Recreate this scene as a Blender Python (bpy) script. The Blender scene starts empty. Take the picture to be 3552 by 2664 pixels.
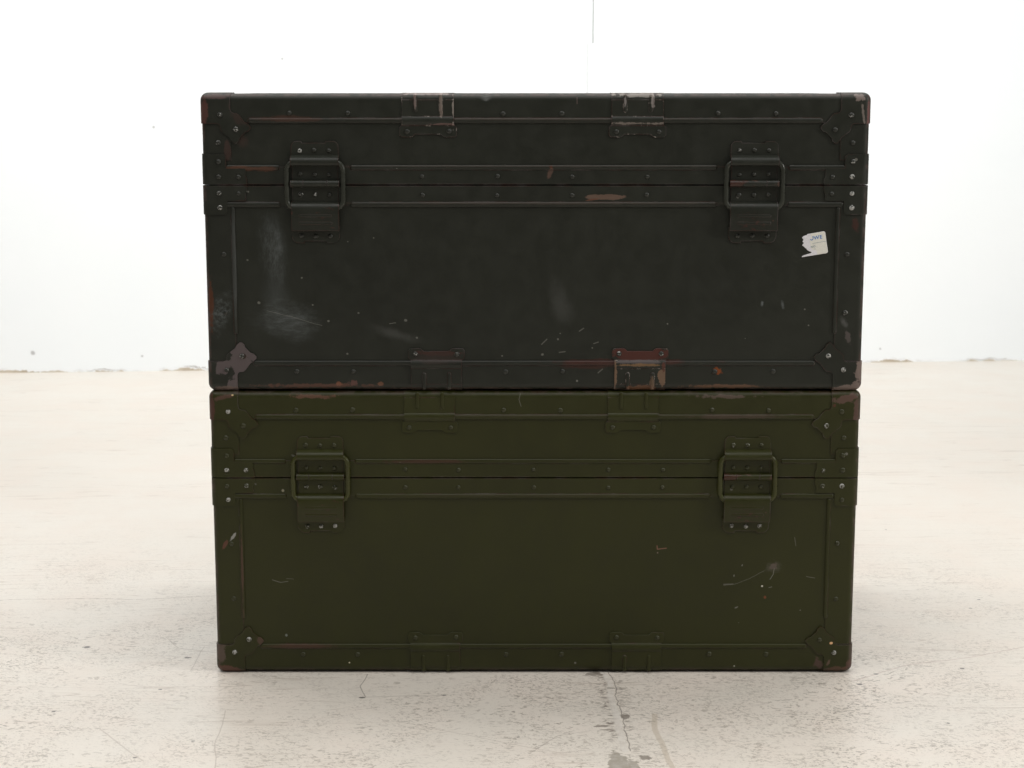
import bpy, bmesh, math, random
from mathutils import Vector
random.seed(7)
S = bpy.context.scene
COL = S.collection
MM = 0.001
rad = math.radians

# ------------------------------------------------------------------ node helper
class NT:
    def __init__(s, name):
        s.m = bpy.data.materials.new(name); s.m.use_nodes = True
        s.t = s.m.node_tree; s.t.nodes.clear()
        s.cache = {}; s.wc = {}
        s.out = s.n('ShaderNodeOutputMaterial')
        s.b = s.n('ShaderNodeBsdfPrincipled')
        s.t.links.new(s.b.outputs[0], s.out.inputs[0])
        s.co = s.n('ShaderNodeTexCoord').outputs['Object']
    def n(s, k, **p):
        o = s.t.nodes.new(k)
        for a, v in p.items(): setattr(o, a, v)
        return o
    def put(s, sock, v):
        if isinstance(v, bpy.types.NodeSocket): s.t.links.new(v, sock)
        elif isinstance(v, (tuple, list)) and len(v) == 3 and sock.type == 'RGBA': sock.default_value = (*v, 1)
        else: sock.default_value = v
    def math(s, op, a, b=0.0, c=None, clamp=False):
        o = s.n('ShaderNodeMath', operation=op, use_clamp=clamp)
        s.put(o.inputs[0], a); s.put(o.inputs[1], b)
        if c is not None: s.put(o.inputs[2], c)
        return o.outputs[0]
    def mix(s, f, a, b, bt='MIX'):
        o = s.n('ShaderNodeMix', data_type='RGBA', blend_type=bt)
        s.put(o.inputs[0], f); s.put(o.inputs[6], a); s.put(o.inputs[7], b)
        return o.outputs[2]
    def noise(s, scale, detail=4, rough=.55, vec=None, dist=0.0, color=False):
        key = (scale, detail, rough, id(s.co) if vec is None else vec.as_pointer())
        if key in s.cache: return s.cache[key].outputs['Color' if color else 'Fac']
        o = s.cache[key] = s.n('ShaderNodeTexNoise')
        s.put(o.inputs['Vector'], vec or s.co)
        o.inputs['Scale'].default_value = scale; o.inputs['Detail'].default_value = detail
        o.inputs['Roughness'].default_value = rough; o.inputs['Distortion'].default_value = dist
        return o.outputs['Color' if color else 'Fac']
    def ramp(s, v, a, b, lo=0.0, hi=1.0):
        o = s.n('ShaderNodeMapRange', interpolation_type='SMOOTHSTEP')
        s.put(o.inputs[0], v)
        for i, x in enumerate((a, b, lo, hi)): s.put(o.inputs[i+1], x)
        return o.outputs[0]
    def mapping(s, loc=(0,0,0), rot=(0,0,0), scale=(1,1,1), kind='POINT', vec=None):
        o = s.n('ShaderNodeMapping', vector_type=kind)
        s.put(o.inputs[0], vec or s.co)
        o.inputs[1].default_value = loc; o.inputs[2].default_value = rot; o.inputs[3].default_value = scale
        return o.outputs[0]
    def wobble(s, scale, amt, vec=None):
        key = (scale, amt, 0 if vec is None else vec.as_pointer())
        if key not in s.wc: s.wc[key] = s._wobble(scale, amt, vec)
        return s.wc[key]
    def _wobble(s, scale, amt, vec=None):
        c = s.noise(scale, 3, .5, vec, color=True)
        a = s.n('ShaderNodeVectorMath', operation='SUBTRACT'); s.put(a.inputs[0], c); a.inputs[1].default_value = (.5,.5,.5)
        b = s.n('ShaderNodeVectorMath', operation='SCALE'); s.put(b.inputs[0], a.outputs[0]); b.inputs[3].default_value = amt
        d = s.n('ShaderNodeVectorMath', operation='ADD'); s.put(d.inputs[0], vec or s.co); s.put(d.inputs[1], b.outputs[0])
        return d.outputs[0]
    def blob(s, c, r, ang=0, soft=.3, jag=.6, nz=None, vec=None, plane='XZ'):
        """mask of an irregular stain: 1 inside the ellipse with centre c and radii r (mm)"""
        if plane == 'XZ': v = s.mapping((c[0]*MM, 0, c[1]*MM), (0, -rad(ang), 0), (r[0]*MM, 50, r[1]*MM), 'TEXTURE', vec)
        else: v = s.mapping((c[0]*MM, c[1]*MM, 0), (0, 0, rad(ang)), (r[0]*MM, r[1]*MM, 50), 'TEXTURE', vec)
        l = s.n('ShaderNodeVectorMath', operation='LENGTH'); s.put(l.inputs[0], v)
        d = l.outputs['Value']
        if nz is not None: d = s.math('MULTIPLY_ADD', s.math('SUBTRACT', nz, .5), jag*3.2, d)
        return s.ramp(d, 1.0, 1.0-soft)
    def seg(s, a, b, w, **k):
        cx, cy = (a[0]+b[0])/2, (a[1]+b[1])/2
        L = math.hypot(b[0]-a[0], b[1]-a[1])/2; ang = math.atan2(b[1]-a[1], b[0]-a[0])
        xz = k.get('plane', 'XZ') == 'XZ'
        v = s.mapping((cx*MM, 0, cy*MM) if xz else (cx*MM, cy*MM, 0), (0, -ang, 0) if xz else (0, 0, ang), (1, 1, 1), 'TEXTURE', k.get('vec'))
        def vm(op, x, y):
            o = s.n('ShaderNodeVectorMath', operation=op); s.put(o.inputs[0], x)
            if y is not None: o.inputs[1].default_value = y
            return o.outputs
        v = vm('ABSOLUTE', v, None)[0]; v = vm('SUBTRACT', v, (L*MM, 0, 0))[0]; v = vm('MAXIMUM', v, (0, 0, 0))[0]
        q = 2/(w*MM); v = vm('MULTIPLY', v, (q, 0, q) if xz else (q, q, 0))[0]
        d = vm('LENGTH', v, None)['Value']
        if k.get('nz') is not None: d = s.math('MULTIPLY_ADD', s.math('SUBTRACT', k['nz'], .5), k.get('jag', .6)*2, d)
        return s.ramp(d, 1.0, 1.0-k.get('soft', .3))
    def flecks(s, scale, size, keep, vec=None):
        """sparse chips: Voronoi cells, only a fraction `keep` of them carry a fleck"""
        o = s.n('ShaderNodeTexVoronoi'); s.put(o.inputs['Vector'], vec or s.co)
        o.inputs['Scale'].default_value = scale
        sep = s.n('ShaderNodeSeparateColor'); s.put(sep.inputs[0], o.outputs['Color'])
        sz = s.math('MULTIPLY', sep.outputs[1], size)
        return s.math('MULTIPLY', s.math('LESS_THAN', o.outputs['Distance'], sz), s.math('LESS_THAN', sep.outputs[0], keep))
    def mx(s, *a):
        r = a[0]
        for x in a[1:]: r = s.math('MAXIMUM', r, x)
        return r

# ------------------------------------------------------------------ materials
PRIMER = (.052, .019, .014); MAUVE = (.095, .076, .076); TAN = (.15, .095, .06)
RUST = (.12, .033, .010); DUST = (.135, .150, .150); CHIP = (.22, .215, .19)

def paint(name, base, wear=.5, rust=0.0, marks=(), bright_edge=0.0, dusty=False, speck=.03, rough=.42):
    """old army enamel: worn to brown primer along its edges, chipped, with its own named stains"""
    m = NT(name)
    big = m.noise(5, 5, .6); mid = m.noise(38, 5, .65); fine = m.noise(260, 4, .7)
    c = m.mix(m.ramp(big, .3, .7), tuple(x*.86 for x in base), tuple(x*1.12 for x in base))
    c = m.mix(m.ramp(mid, .35, .75, 0, .35), c, tuple(x*1.35+.002 for x in base))
    c = m.mix(m.ramp(fine, .55, .8, 0, .25), c, tuple(x*.6 for x in base))
    # fine rubbed scratches
    sc = m.noise(60, 6, .75, m.mapping(scale=(1, 1, 14), rot=(0, .25, 0)))
    c = m.mix(m.ramp(sc, .66, .80, 0, .22), c, tuple(x*2.4+.01 for x in base))
    # edges
    bv = m.n('ShaderNodeBevel', samples=4); bv.inputs[0].default_value = .0022
    ge = m.n('ShaderNodeNewGeometry')
    dt = m.n('ShaderNodeVectorMath', operation='DOT_PRODUCT')
    m.put(dt.inputs[0], bv.outputs[0]); m.put(dt.inputs[1], ge.outputs['Normal'])
    ed = m.math('SUBTRACT', 1.0, dt.outputs['Value'])
    pat = m.noise(26, 5, .7)
    e = m.math('MULTIPLY', m.ramp(ed, .015, .12), m.ramp(pat, .62-.3*wear, .74-.3*wear))
    c = m.mix(m.math('MULTIPLY', e, .8), c, m.mix(m.ramp(mid, .45, .6), PRIMER, MAUVE))
    sp = m.n('ShaderNodeSeparateXYZ'); m.put(sp.inputs[0], m.co)
    rim = m.mx(m.ramp(m.math('ABSOLUTE', sp.outputs[0]), .4395, .4440), m.math('MULTIPLY', m.mx(m.ramp(sp.outputs[2], .3935, .3975), m.ramp(sp.outputs[2], .0045, .0005)), .8))
    rim = m.math('MULTIPLY', rim, m.ramp(m.noise(42, 6, .72), .60-.22*wear, .70-.22*wear))
    c = m.mix(m.math('MULTIPLY', rim, .6), c, m.mix(m.ramp(mid, .4, .6), (.060, .028, .022), (.10, .070, .062)))
    if bright_edge:
        e2 = m.math('MULTIPLY', m.ramp(ed, .03, .1), m.ramp(m.noise(170, 4, .75), .62-bright_edge*.2, .66-bright_edge*.2))
        c = m.mix(e2, c, (.42, .37, .33))
    if rust:
        r = m.ramp(m.noise(42, 6, .72), .72-.25*rust, .78-.25*rust)
        c = m.mix(m.math('MULTIPLY', r, .8), c, m.mix(m.ramp(mid, .4, .6), PRIMER, (.075, .04, .028)))
    # chips
    f = m.flecks(70, .17, speck)
    c = m.mix(m.math('MULTIPLY', f, .55), c, CHIP)
    rg = m.math('ADD', rough, m.ramp(mid, .3, .7, -.06, .10))
    for k in marks:
        kk = dict(k); col = kk.pop('col'); amt = kk.pop('amt', 1.0); grain = kk.pop('grain', None); js = kk.pop('js', 60)
        js = 30 if js < 45 else 110 if js < 200 else 300
        nz = m.noise(js, 5, .72)
        if 'pts' in kk:
            pts = kk.pop('pts'); w = kk.pop('w'); wob = m.wobble(45, kk.pop('wob', .004))
            b = m.mx(*[m.seg(p, q, w, soft=.7, vec=wob) for p, q in zip(pts, pts[1:])])
        else:
            b = m.blob(nz=nz, **kk)
        if grain:
            g = m.noise(grain[0], 6, .8, m.mapping(scale=grain[1], rot=(0, rad(grain[2]), 0)))
            b = m.math('MULTIPLY', b, m.ramp(g, .38, .68))
        c = m.mix(m.math('MULTIPLY', b, amt), c, col)
    m.put(m.b.inputs['Base Color'], c); m.put(m.b.inputs['Roughness'], rg)
    m.b.inputs['Specular IOR Level'].default_value = .30
    bp = m.n('ShaderNodeBump'); bp.inputs['Strength'].default_value = .22; bp.inputs['Distance'].default_value = .0010
    h = m.math('ADD', m.math('MULTIPLY', m.noise(7, 2, .5), 3.0), m.math('MULTIPLY', fine, .12))
    m.put(bp.inputs['Height'], h); m.put(m.b.inputs['Normal'], bp.outputs[0])
    return m.m

def plain(name, col, rough=.5, var=.15, scale=300, metal=0.0):
    m = NT(name)
    nz = m.noise(scale, 4, .7)
    m.put(m.b.inputs['Base Color'], m.mix(m.ramp(nz, .3, .7), tuple(x*(1-var) for x in col), tuple(min(1, x*(1+var)) for x in col)))
    m.b.inputs['Roughness'].default_value = rough; m.b.inputs['Metallic'].default_value = metal
    return m.m

def rivet_mat(name, base, worn):
    m = NT(name)
    oi = m.n('ShaderNodeObjectInfo')
    v = m.n('ShaderNodeVectorMath', operation='ADD'); m.put(v.inputs[0], m.co); m.put(v.inputs[1], oi.outputs['Random'])
    nz = m.noise(330, 4, .7, v.outputs[0])
    k = m.ramp(nz, .66-.20*worn, .69-.20*worn)
    m.put(m.b.inputs['Base Color'], m.mix(k, base, (.34, .34, .32) if worn > .4 else (.10, .095, .08)))
    m.b.inputs['Roughness'].default_value = .4
    return m.m

# ------------------------------------------------------------------ geometry helpers (trunk space in mm: x centred, y back from the front, z up)
HX, HY, HZ, R = 445.0, 460.0, 398.0, 8.0
LO = (-HX, 0.0, 0.0); HI = (HX, HY, HZ)
DENT = -66.0
CUTS = [R+.6, R, R*.8, R*.6, R*.4, R*.2]

def rmap(p, off):
    c = [min(max(p[i], LO[i]+R), HI[i]-R) for i in range(3)]
    d = Vector([p[i]-c[i] for i in range(3)])
    if d.length < 1e-6: return Vector(p)
    return Vector(c) + d.normalized()*(R+off)

def finish(bm, name, mat, parent, label=None, smooth=38, scale=MM, loc=(0,0,0)):
    me = bpy.data.meshes.new(name)
    bmesh.ops.recalc_face_normals(bm, faces=bm.faces)
    bmesh.ops.scale(bm, vec=(scale,)*3, verts=bm.verts)
    bm.to_mesh(me); bm.free()
    if smooth:
        me.polygons.foreach_set('use_smooth', [True]*len(me.polygons))
        me.set_sharp_from_angle(angle=rad(smooth))
    me.materials.append(mat)
    o = bpy.data.objects.new(name, me); COL.objects.link(o)
    o.location = loc
    if parent: o.parent = parent
    if label: o['label'] = label
    return o

def wrap(bm, polys, off=1.0, inn=-.5, dent=False):
    """sheet metal wrapped round the rounded box; polys = [(face, [(a, b)...])] on the sharp envelope"""
    t = bmesh.new()
    for face, pts in polys:
        vs = []
        for a, b in pts:
            p = {'F': (a, 0, b), 'B': (a, HY, b), 'L': (-HX, a, b), 'R': (HX, a, b), 'T': (a, b, HZ), 'D': (a, b, 0)}[face]
            vs.append(t.verts.new(p))
        t.faces.new(vs)
    t.normal_update()
    bmesh.ops.triangulate(t, faces=t.faces[:])
    for ax in range(3):
        no = [0, 0, 0]; no[ax] = 1
        for k in CUTS:
            for v in (LO[ax]+k, HI[ax]-k):
                co = [0, 0, 0]; co[ax] = v
                bmesh.ops.bisect_plane(t, geom=t.verts[:]+t.edges[:]+t.faces[:], plane_co=co, plane_no=no, dist=1e-4)
    if dent:
        for k in range(-12, 13, 2):
            bmesh.ops.bisect_plane(t, geom=t.verts[:]+t.edges[:]+t.faces[:], plane_co=(DENT+k, 0, 0), plane_no=(1, 0, 0), dist=1e-4)
    bmesh.ops.remove_doubles(t, verts=t.verts[:], dist=.01)
    be = [e for e in t.edges if e.is_boundary]
    r = bmesh.ops.extrude_edge_only(t, edges=be)
    low = {v for v in r['geom'] if isinstance(v, bmesh.types.BMVert)}
    for v in t.verts:
        p = v.co.copy(); v.co = rmap(p, inn if v in low else off)
        if dent and p.y < 14 and p.z > 386:
            v.co.z -= 4.2*math.exp(-((p.x-DENT)/5.0)**2)*max(0, 1-p.y/14)*min(1, (p.z-386)/8)
    join(bm, t)

def join(bm, t):
    mp = {}
    for v in t.verts: mp[v] = bm.verts.new(v.co)
    for f in t.faces:
        try: bm.faces.new([mp[v] for v in f.verts])
        except ValueError: pass
    t.free()

def rect(a0, a1, b0, b1): return [(a0, b0), (a1, b0), (a1, b1), (a0, b1)]

def prism_x(bm, x0, x1, prof, ch=.4):
    """profile [(y, z)] extruded along x"""
    n = len(prof)
    rings = [[bm.verts.new((x, y, z)) for y, z in prof] for x in (x0, x1)]
    for i in range(n):
        bm.faces.new([rings[0][i], rings[0][(i+1) % n], rings[1][(i+1) % n], rings[1][i]])
    bm.faces.new(rings[0][::-1]); bm.faces.new(rings[1])

def plate(bm, pts, y0, y1):
    """flat outline [(x, z)] between two depths, with a small chamfer towards the viewer"""
    c = sum((Vector(p) for p in pts), Vector((0, 0)))/len(pts)
    n = len(pts)
    def ins(k):
        out = []
        for i in range(n):
            a, b, d = Vector(pts[i-1]), Vector(pts[i]), Vector(pts[(i+1) % n])
            t1 = (b-a).normalized(); t2 = (d-b).normalized()
            nn = Vector((-t1.y-t2.y, t1.x+t2.x))
            nn = nn/(max(nn.length, 1e-3)) if nn.length > 1e-3 else nn
            out.append(b+nn*k)
        return out
    area = sum(pts[i-1][0]*pts[i][1]-pts[i][0]*pts[i-1][1] for i in range(n))
    sg = 1 if area > 0 else -1
    rings = [[bm.verts.new((p[0], y1, p[1])) for p in pts], [bm.verts.new((p[0], y0+.3, p[1])) for p in pts],
             [bm.verts.new((p[0], y0, p[1])) for p in ins(.3*sg)]]
    for a, b in zip(rings, rings[1:]):
        for i in range(n): bm.faces.new([a[i], a[(i+1) % n], b[(i+1) % n], b[i]])
    bm.faces.new(rings[-1])

def ridge(bm, p0, p1, r, h, y=0.0, seg=10):
    """pressed half-round bead on the front, from p0 to p1 (x, z)"""
    a, b = Vector(p0), Vector(p1); L = (b-a).length; t = (b-a)/L; nrm = Vector((-t.y, t.x))
    st = []
    for i in range(6): q = math.pi/2*(1-i/5); st.append((-math.sin(q)*r, math.cos(q)))
    for i in range(6): q = math.pi/2*(i/5); st.append((L+math.sin(q)*r, math.cos(q)))
    prev = None
    for s, k in st:
        k = max(k, .02); ring = []
        for j in range(seg+1):
            th = math.pi*j/seg
            p = a + t*s + nrm*(r*k*math.cos(th))
            ring.append(bm.verts.new((p.x, y - h*k*math.sin(th), p.y)))
        if prev:
            for j in range(seg): bm.faces.new([prev[j], prev[j+1], ring[j+1], ring[j]])
        prev = ring

def tube(bm, pts, r, n=12, closed=False):
    P = [Vector(p) for p in pts]; rings = []
    N = len(P)
    for i, p in enumerate(P):
        if closed: t = (P[(i+1) % N]-P[i-1]).normalized()
        else: t = (P[min(i+1, N-1)]-P[max(i-1, 0)]).normalized()
        u = t.cross(Vector((0, 1, 0)))
        if u.length < .1: u = t.cross(Vector((1, 0, 0)))
        u.normalize(); w = t.cross(u)
        rings.append([bm.verts.new(p+(u*math.cos(2*math.pi*k/n)+w*math.sin(2*math.pi*k/n))*r) for k in range(n)])
    for i in range(N if closed else N-1):
        a, b = rings[i], rings[(i+1) % N]
        for k in range(n): bm.faces.new([a[k], a[(k+1) % n], b[(k+1) % n], b[k]])
    if not closed: bm.faces.new(rings[0][::-1]); bm.faces.new(rings[-1])

def arc(cx, cz, r, a0, a1, n=5): return [(cx+r*math.cos(rad(a0+(a1-a0)*i/n)), cz+r*math.sin(rad(a0+(a1-a0)*i/n))) for i in range(n+1)]

# rivet head, one mesh shared by every rivet of a finish
RIV = {}
def rivet(parent, x, z, y, kind, size=1.0):
    key = kind.name
    if key not in RIV:
        bm = bmesh.new(); n = 16; prev = None
        for i in range(6):
            q = math.pi/2*i/5; rr = 3.5*math.cos(q); hh = 2.0*math.sin(q)
            if i == 5: rr = .05
            ring = [bm.verts.new((rr*math.cos(2*math.pi*k/n), -hh, rr*math.sin(2*math.pi*k/n))) for k in range(n)]
            if prev:
                for k in range(n): bm.faces.new([prev[k], prev[(k+1) % n], ring[(k+1) % n], ring[k]])
            prev = ring
        bm.faces.new(prev)
        o = finish(bm, 'rivet', kind, parent); RIV[key] = o.data
    else:
        o = bpy.data.objects.new('rivet', RIV[key]); COL.objects.link(o); o.parent = parent
    o.location = (x*MM, -y*MM, z*MM)
    k = size*random.uniform(.93, 1.05); o.scale = (k, random.uniform(.85, 1.1), k)
    o.rotation_euler = (random.uniform(-.06, .06), random.uniform(0, 6.28), random.uniform(-.06, .06))
    return o

# ------------------------------------------------------------------ outlines
HALF = [(38.5, 0), (38.5, 19.5), (39.6, 22.6), (42, 24.3), (47, 24.5), (50, 27), (53, 31), (57, 36.5), (61, 38.5), (64.6, 42.3), (65, 45), (61.5, 49), (58, 49.7), (54.0, 53.6)]
CAP = [(0, 0)] + HALF + [(b, a) for a, b in HALF[:-1]][::-1]

def cap_polys(sx, top):
    f = [(sx*(HX-a), HZ-b if top else b) for a, b in CAP]
    side = [(a, HZ-b if top else b) for a, b in rect(0, 38.5, 0, 38.5)]
    lid = [(sx*(HX-a), b) for a, b in rect(0, 38.5, 0, 38.5)]
    return [('F', f), ('R' if sx > 0 else 'L', side), ('T' if top else 'D', lid)]

def jit(k=.5): return random.uniform(-k, k)

def make_trunk(name, label, category, loc, mats, seam_x, bright, clips, sticker=False):
    T = bpy.data.objects.new(name, None); COL.objects.link(T); T.location = loc
    T['label'] = label; T['category'] = category; T['group'] = 'stacked metal storage trunks'
    T.empty_display_size = .1
    M = mats['paint']; E = mats.get('strip', M)
    def rv(parent, x, z, y, where, size=1.0):
        w = bright.get(where, 0)
        rivet(parent, x+jit(.5), z+jit(.5), y, mats['rivet_bright'] if w == 2 else mats['rivet_worn'] if w == 1 else mats['rivet'], size)
    # shell: lower body and lid, meeting at a thin dark seam
    SEAM = 278.0
    bm = bmesh.new()
    wrap(bm, [('F', rect(-HX, HX, 0, SEAM-.7)), ('B', rect(-HX, HX, 0, SEAM-.7)), ('L', rect(0, HY, 0, SEAM-.7)), ('R', rect(0, HY, 0, SEAM-.7)), ('D', rect(-HX, HX, 0, HY))], 0, -7.5)
    body = finish(bm, 'body', M, T)
    bm = bmesh.new()
    wrap(bm, [('F', rect(-HX, HX, SEAM+.7, HZ)), ('B', rect(-HX, HX, SEAM+.7, HZ)), ('L', rect(0, HY, SEAM+.7, HZ)), ('R', rect(0, HY, SEAM+.7, HZ)), ('T', rect(-HX, HX, 0, HY))], 0, -7.5, dent=sticker)
    lid = finish(bm, 'lid', M, T)
    # ---- edging strips
    def strip(polys, rid=(), lab=None, off=1.0, dent=False):
        bm = bmesh.new(); wrap(bm, polys, off, dent=dent)
        for r in rid: ridge(bm, *r)
        return finish(bm, 'edge_strip', E, T, lab)
    top = strip([('F', rect(-HX, HX, 360.5, HZ)), ('T', rect(-HX, HX, 0, 38))], [((-380, 363.6), (379, 363.6), 3.6, 2.2, -.7)], dent=sticker)
    bot = strip([('F', rect(-HX, HX, 0, 38.6)), ('D', rect(-HX, HX, 0, 38))], [((-381, 36.2), (378, 36.2), 3.6, 2.2, -.7)])
    up = strip([('F', rect(-HX, HX, SEAM+1.0, 302.5)), ('L', rect(0, HY, SEAM+1.0, 302.5)), ('R', rect(0, HY, SEAM+1.0, 302.5))],
               [((-412, 301.4), (-346, 301.4), 3.4, 2.0, -.7), ((-245, 301.4), (240, 301.4), 3.4, 2.0, -.7), ((342, 301.4), (412, 301.4), 3.4, 2.0, -.7)])
    dn = strip([('F', rect(-HX, HX, 250.5, SEAM-1.0)), ('L', rect(0, HY, 250.5, SEAM-1.0)), ('R', rect(0, HY, 250.5, SEAM-1.0))],
               [((-414, 252), (-346, 252), 3.6, 2.1, -.7), ((-245, 252), (240, 252), 3.6, 2.1, -.7), ((342, 252), (410, 252), 3.6, 2.1, -.7)])
    for x in (-328, -250, -43, 35, 242.5, 320.5): rv(top, x, 373, 1, 'top')
    for i, x in enumerate((-325, -248, -40, 38, 245.5, 325)): rv(bot, x, 24.5, 1, 'bot%d' % i)
    for x in seam_x:
        rv(up, x, 289.5, 1, 'seam', .9); rv(dn, x, 264.5, 1, 'seam', .9)
    for sx, fc in ((-1, 'L'), (1, 'R')):
        a, b = sorted((sx*HX, sx*407.0))
        s1 = strip([('F', rect(a, b, 311, 360.1)), (fc, rect(0, 38, 311, 360.1))])
        rv(s1, sx*424.5, 334 if sx < 0 else 334.5, 1, 'side%d' % sx)
        s2 = strip([('F', rect(a, b, 39.0, 250.1)), (fc, rect(0, 38, 39.0, 250.1))], [((sx*406.8, 246), (sx*406.8, 79), 2.7, 2.0, -.6)])
        for i, z in enumerate((184.5, 105)): rv(s2, sx*420.5, z, 1, 'post%d_%d' % (sx, i))
    # ---- corner caps
    for sx in (-1, 1):
        for tp in (True, False):
            key = ('top' if tp else 'low')+('_left' if sx < 0 else '_right')
            bm = bmesh.new(); wrap(bm, cap_polys(sx, tp), 2.5)
            c = finish(bm, 'corner_cap', mats.get(key, mats['cap']), T, mats.get('label_'+key))
            f = lambda z: HZ-z if tp else z
            rv(c, sx*(HX-24.6), f(27.3), 2.5, key+'1'); rv(c, sx*(HX-45.3), f(46.3), 2.5, key+'2')
    # ---- edge brackets that hold lid and body in line at both sides
    for sx in (-1, 1):
        fc = 'L' if sx < 0 else 'R'
        up_pts = [(0, 278.7), (58.6, 278.7), (58.6, 286), (56.6, 290), (56.8, 298.5), (55.5, 300.6), (31, 300.6), (31, 315.5), (28, 319.3), (12, 319.3), (0, 319.3)]
        dn_pts = [(0, 277.3), (58.6, 277.3), (58.2, 270), (56.4, 266), (56.8, 259), (54.5, 257), (31, 257), (31, 241.5), (28, 238.4), (12, 238.4), (0, 238.4)]
        for pts, zz in ((up_pts, ((309.5, 288.8), 288.8)), (dn_pts, ((266.8, 247.5), 266.8))):
            bm = bmesh.new()
            z0, z1 = min(p[1] for p in pts), max(p[1] for p in pts)
            wrap(bm, [('F', [(sx*(HX-a), b) for a, b in pts]), (fc, [(0, z0), (20, z0), (31, z0 + (5 if z0 < 270 else 0)), (31, z1 - (5 if z1 > 290 else 0)), (20, z1), (0, z1)])], 2.5)
            k = finish(bm, 'edge_bracket', mats['cap'], T)
            tag = 'br%d%d' % (sx, 1 if zz[1] > 278 else 0)
            for i, z in enumerate(zz[0]): rv(k, sx*(HX-20.6), z, 2.5, tag+str(i))
            rv(k, sx*(HX-47.2), zz[1], 2.5, tag+'x', .92)
    # ---- stacking clips folded over the top and bottom edges
    def clip(x0, tp, mat, key, lab=None):
        x1 = x0+69.5; f = (lambda z: z) if tp else (lambda z: HZ-z)
        bm = bmesh.new()
        wrap(bm, [('F', rect(x0, x1, f(357.5), f(HZ))), ('T' if tp else 'D', rect(x0, x1, 0, 46))], 1.95, -.5)
        plate(bm, rect(x0, x1, *sorted((f(357.5), f(391)))), -2.5, -1.6)
        foot = [(x0, 358.5), (x0-3.4, 354.5), (x0-3.6, 345), (x0-1.2, 341.8), (x0+11, 341.2), (x0+14, 342), (x0+17.5, 345.2), (x1-18, 345.2), (x1-14, 342), (x1-10, 341.2), (x1+1.6, 341.6), (x1+3.8, 344.5), (x1+3.8, 354.5), (x1, 358.5)]
        foot = [(a, f(b)) for a, b in foot]
        plate(bm, foot if not tp else foot, -1.7, .5)
        h = [(-1.6, 357), (-2.8, 358.2), (-4.2, 361), (-4.6, 363.6), (-4.2, 366.2), (-3.2, 368.3), (-2.3, 369.2), (.5, 369), (.5, 357)]
        prism_x(bm, x0+.01, x1-.01, [(y, f(z)) for y, z in h])
        for dx in (18.2, 52.3): ridge(bm, (x0+dx, f(395.8)), (x0+dx, f(377)), 2.7, 1.9, -2.3)
        c = finish(bm, 'stacking_clip', mat, T, lab)
        rv(c, x0+6.5, f(349), 1.7, key); rv(c, x1-6, f(349), 1.7, key)
    for x0, tp, mk, key, lab in clips: clip(x0, tp, mats.get(mk, mats['cap']), key, lab)
    # ---- latches
    for li, x0 in enumerate((-327.3, 260.8)):
        lx = lambda a: x0+a
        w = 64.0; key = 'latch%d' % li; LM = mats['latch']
        bm = bmesh.new()
        up_ = [(0, 312)] + [(0, 328)] + arc(8, 328.5, 8, 180, 90)[1:] + [(14.5, 336.5), (15, 334.2), (46, 334.2), (46.5, 336.5)] + arc(56, 328.5, 8, 90, 0) + [(64, 312)]
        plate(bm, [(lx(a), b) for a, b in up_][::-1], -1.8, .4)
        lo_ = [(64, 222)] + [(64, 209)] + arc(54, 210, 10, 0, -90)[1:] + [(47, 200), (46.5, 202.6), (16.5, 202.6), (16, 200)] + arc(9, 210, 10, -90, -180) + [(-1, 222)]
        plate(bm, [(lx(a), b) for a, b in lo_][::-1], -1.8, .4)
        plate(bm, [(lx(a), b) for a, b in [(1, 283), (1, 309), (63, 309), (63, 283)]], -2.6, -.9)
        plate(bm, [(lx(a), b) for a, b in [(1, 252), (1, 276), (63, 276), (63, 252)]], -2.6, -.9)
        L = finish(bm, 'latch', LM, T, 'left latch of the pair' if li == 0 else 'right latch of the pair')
        bm = bmesh.new()
        prism_x(bm, lx(-.2), lx(64.2), [(.3, 318.4), (-2.0, 317.9), (-5.5, 316.4), (-8.4, 315.0), (-10.2, 313.4), (-11.3, 311), (-11.6, 308.6), (-11.3, 306), (-10.4, 304.8), (-9.0, 304.2), (-7, 304), (-5, 305.5), (.3, 306)])
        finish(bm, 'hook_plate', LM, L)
        bm = bmesh.new()
        for a, b in ((-.6, 16.2), (16.6, 48.2), (48.6, 64.8)):
            tube(bm, [(lx(a), -6.0, 280.2), (lx(b), -6.0, 280.2)], 4.9 if a != 16.6 else 4.75, 20)
        finish(bm, 'knuckle', mats['knuckle'], L)
        bm = bmesh.new()
        prism_x(bm, lx(0), lx(64), [(-1.5, 256.4), (-5.0, 255.6), (-8.6, 253.6), (-11.0, 250.6), (-11.8, 247), (-11.0, 232), (-9.6, 217.2), (-7.8, 216.8), (-9.0, 230), (-9.8, 245), (-9.0, 249), (-6.4, 251.4), (-1.5, 253.6)])
        for z in (237.6, 227.6): ridge(bm, (lx(12), z), (lx(53), z), 2.0, .8, -10.3 if z < 230 else -10.9)
        finish(bm, 'lever', mats['lever'], L)
        # bail: a wire loop through the hook plate and behind the lever
        xa, xb, zt, zb, r = lx(-5.6), lx(69.8), 309.6, 246.6, 12
        pa = [(a, -7.0, b) for a, b in arc(xb-r, zt-r, r, 0, 90, 6)+arc(xa+r, zt-r, r, 90, 180, 6)+arc(xa+r, zb+r, r, 180, 270, 6)+arc(xb-r, zb+r, r, 270, 360, 6)]
        bm = bmesh.new(); tube(bm, pa, 3.25, 14, True)
        finish(bm, 'bail', mats['bail'], L)
        for i, (z, d, y) in enumerate(((324, 12, 1.8), (292.3, 12, 2.6), (265.3, 12, 2.6), (209.8, 12, 1.8))):
            for j in range(3): rv(L, lx(12.2+19.4*j), z, y, key+'_%d%d' % (i, j), .92)
    if sticker: make_sticker(T)
    return T

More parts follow.
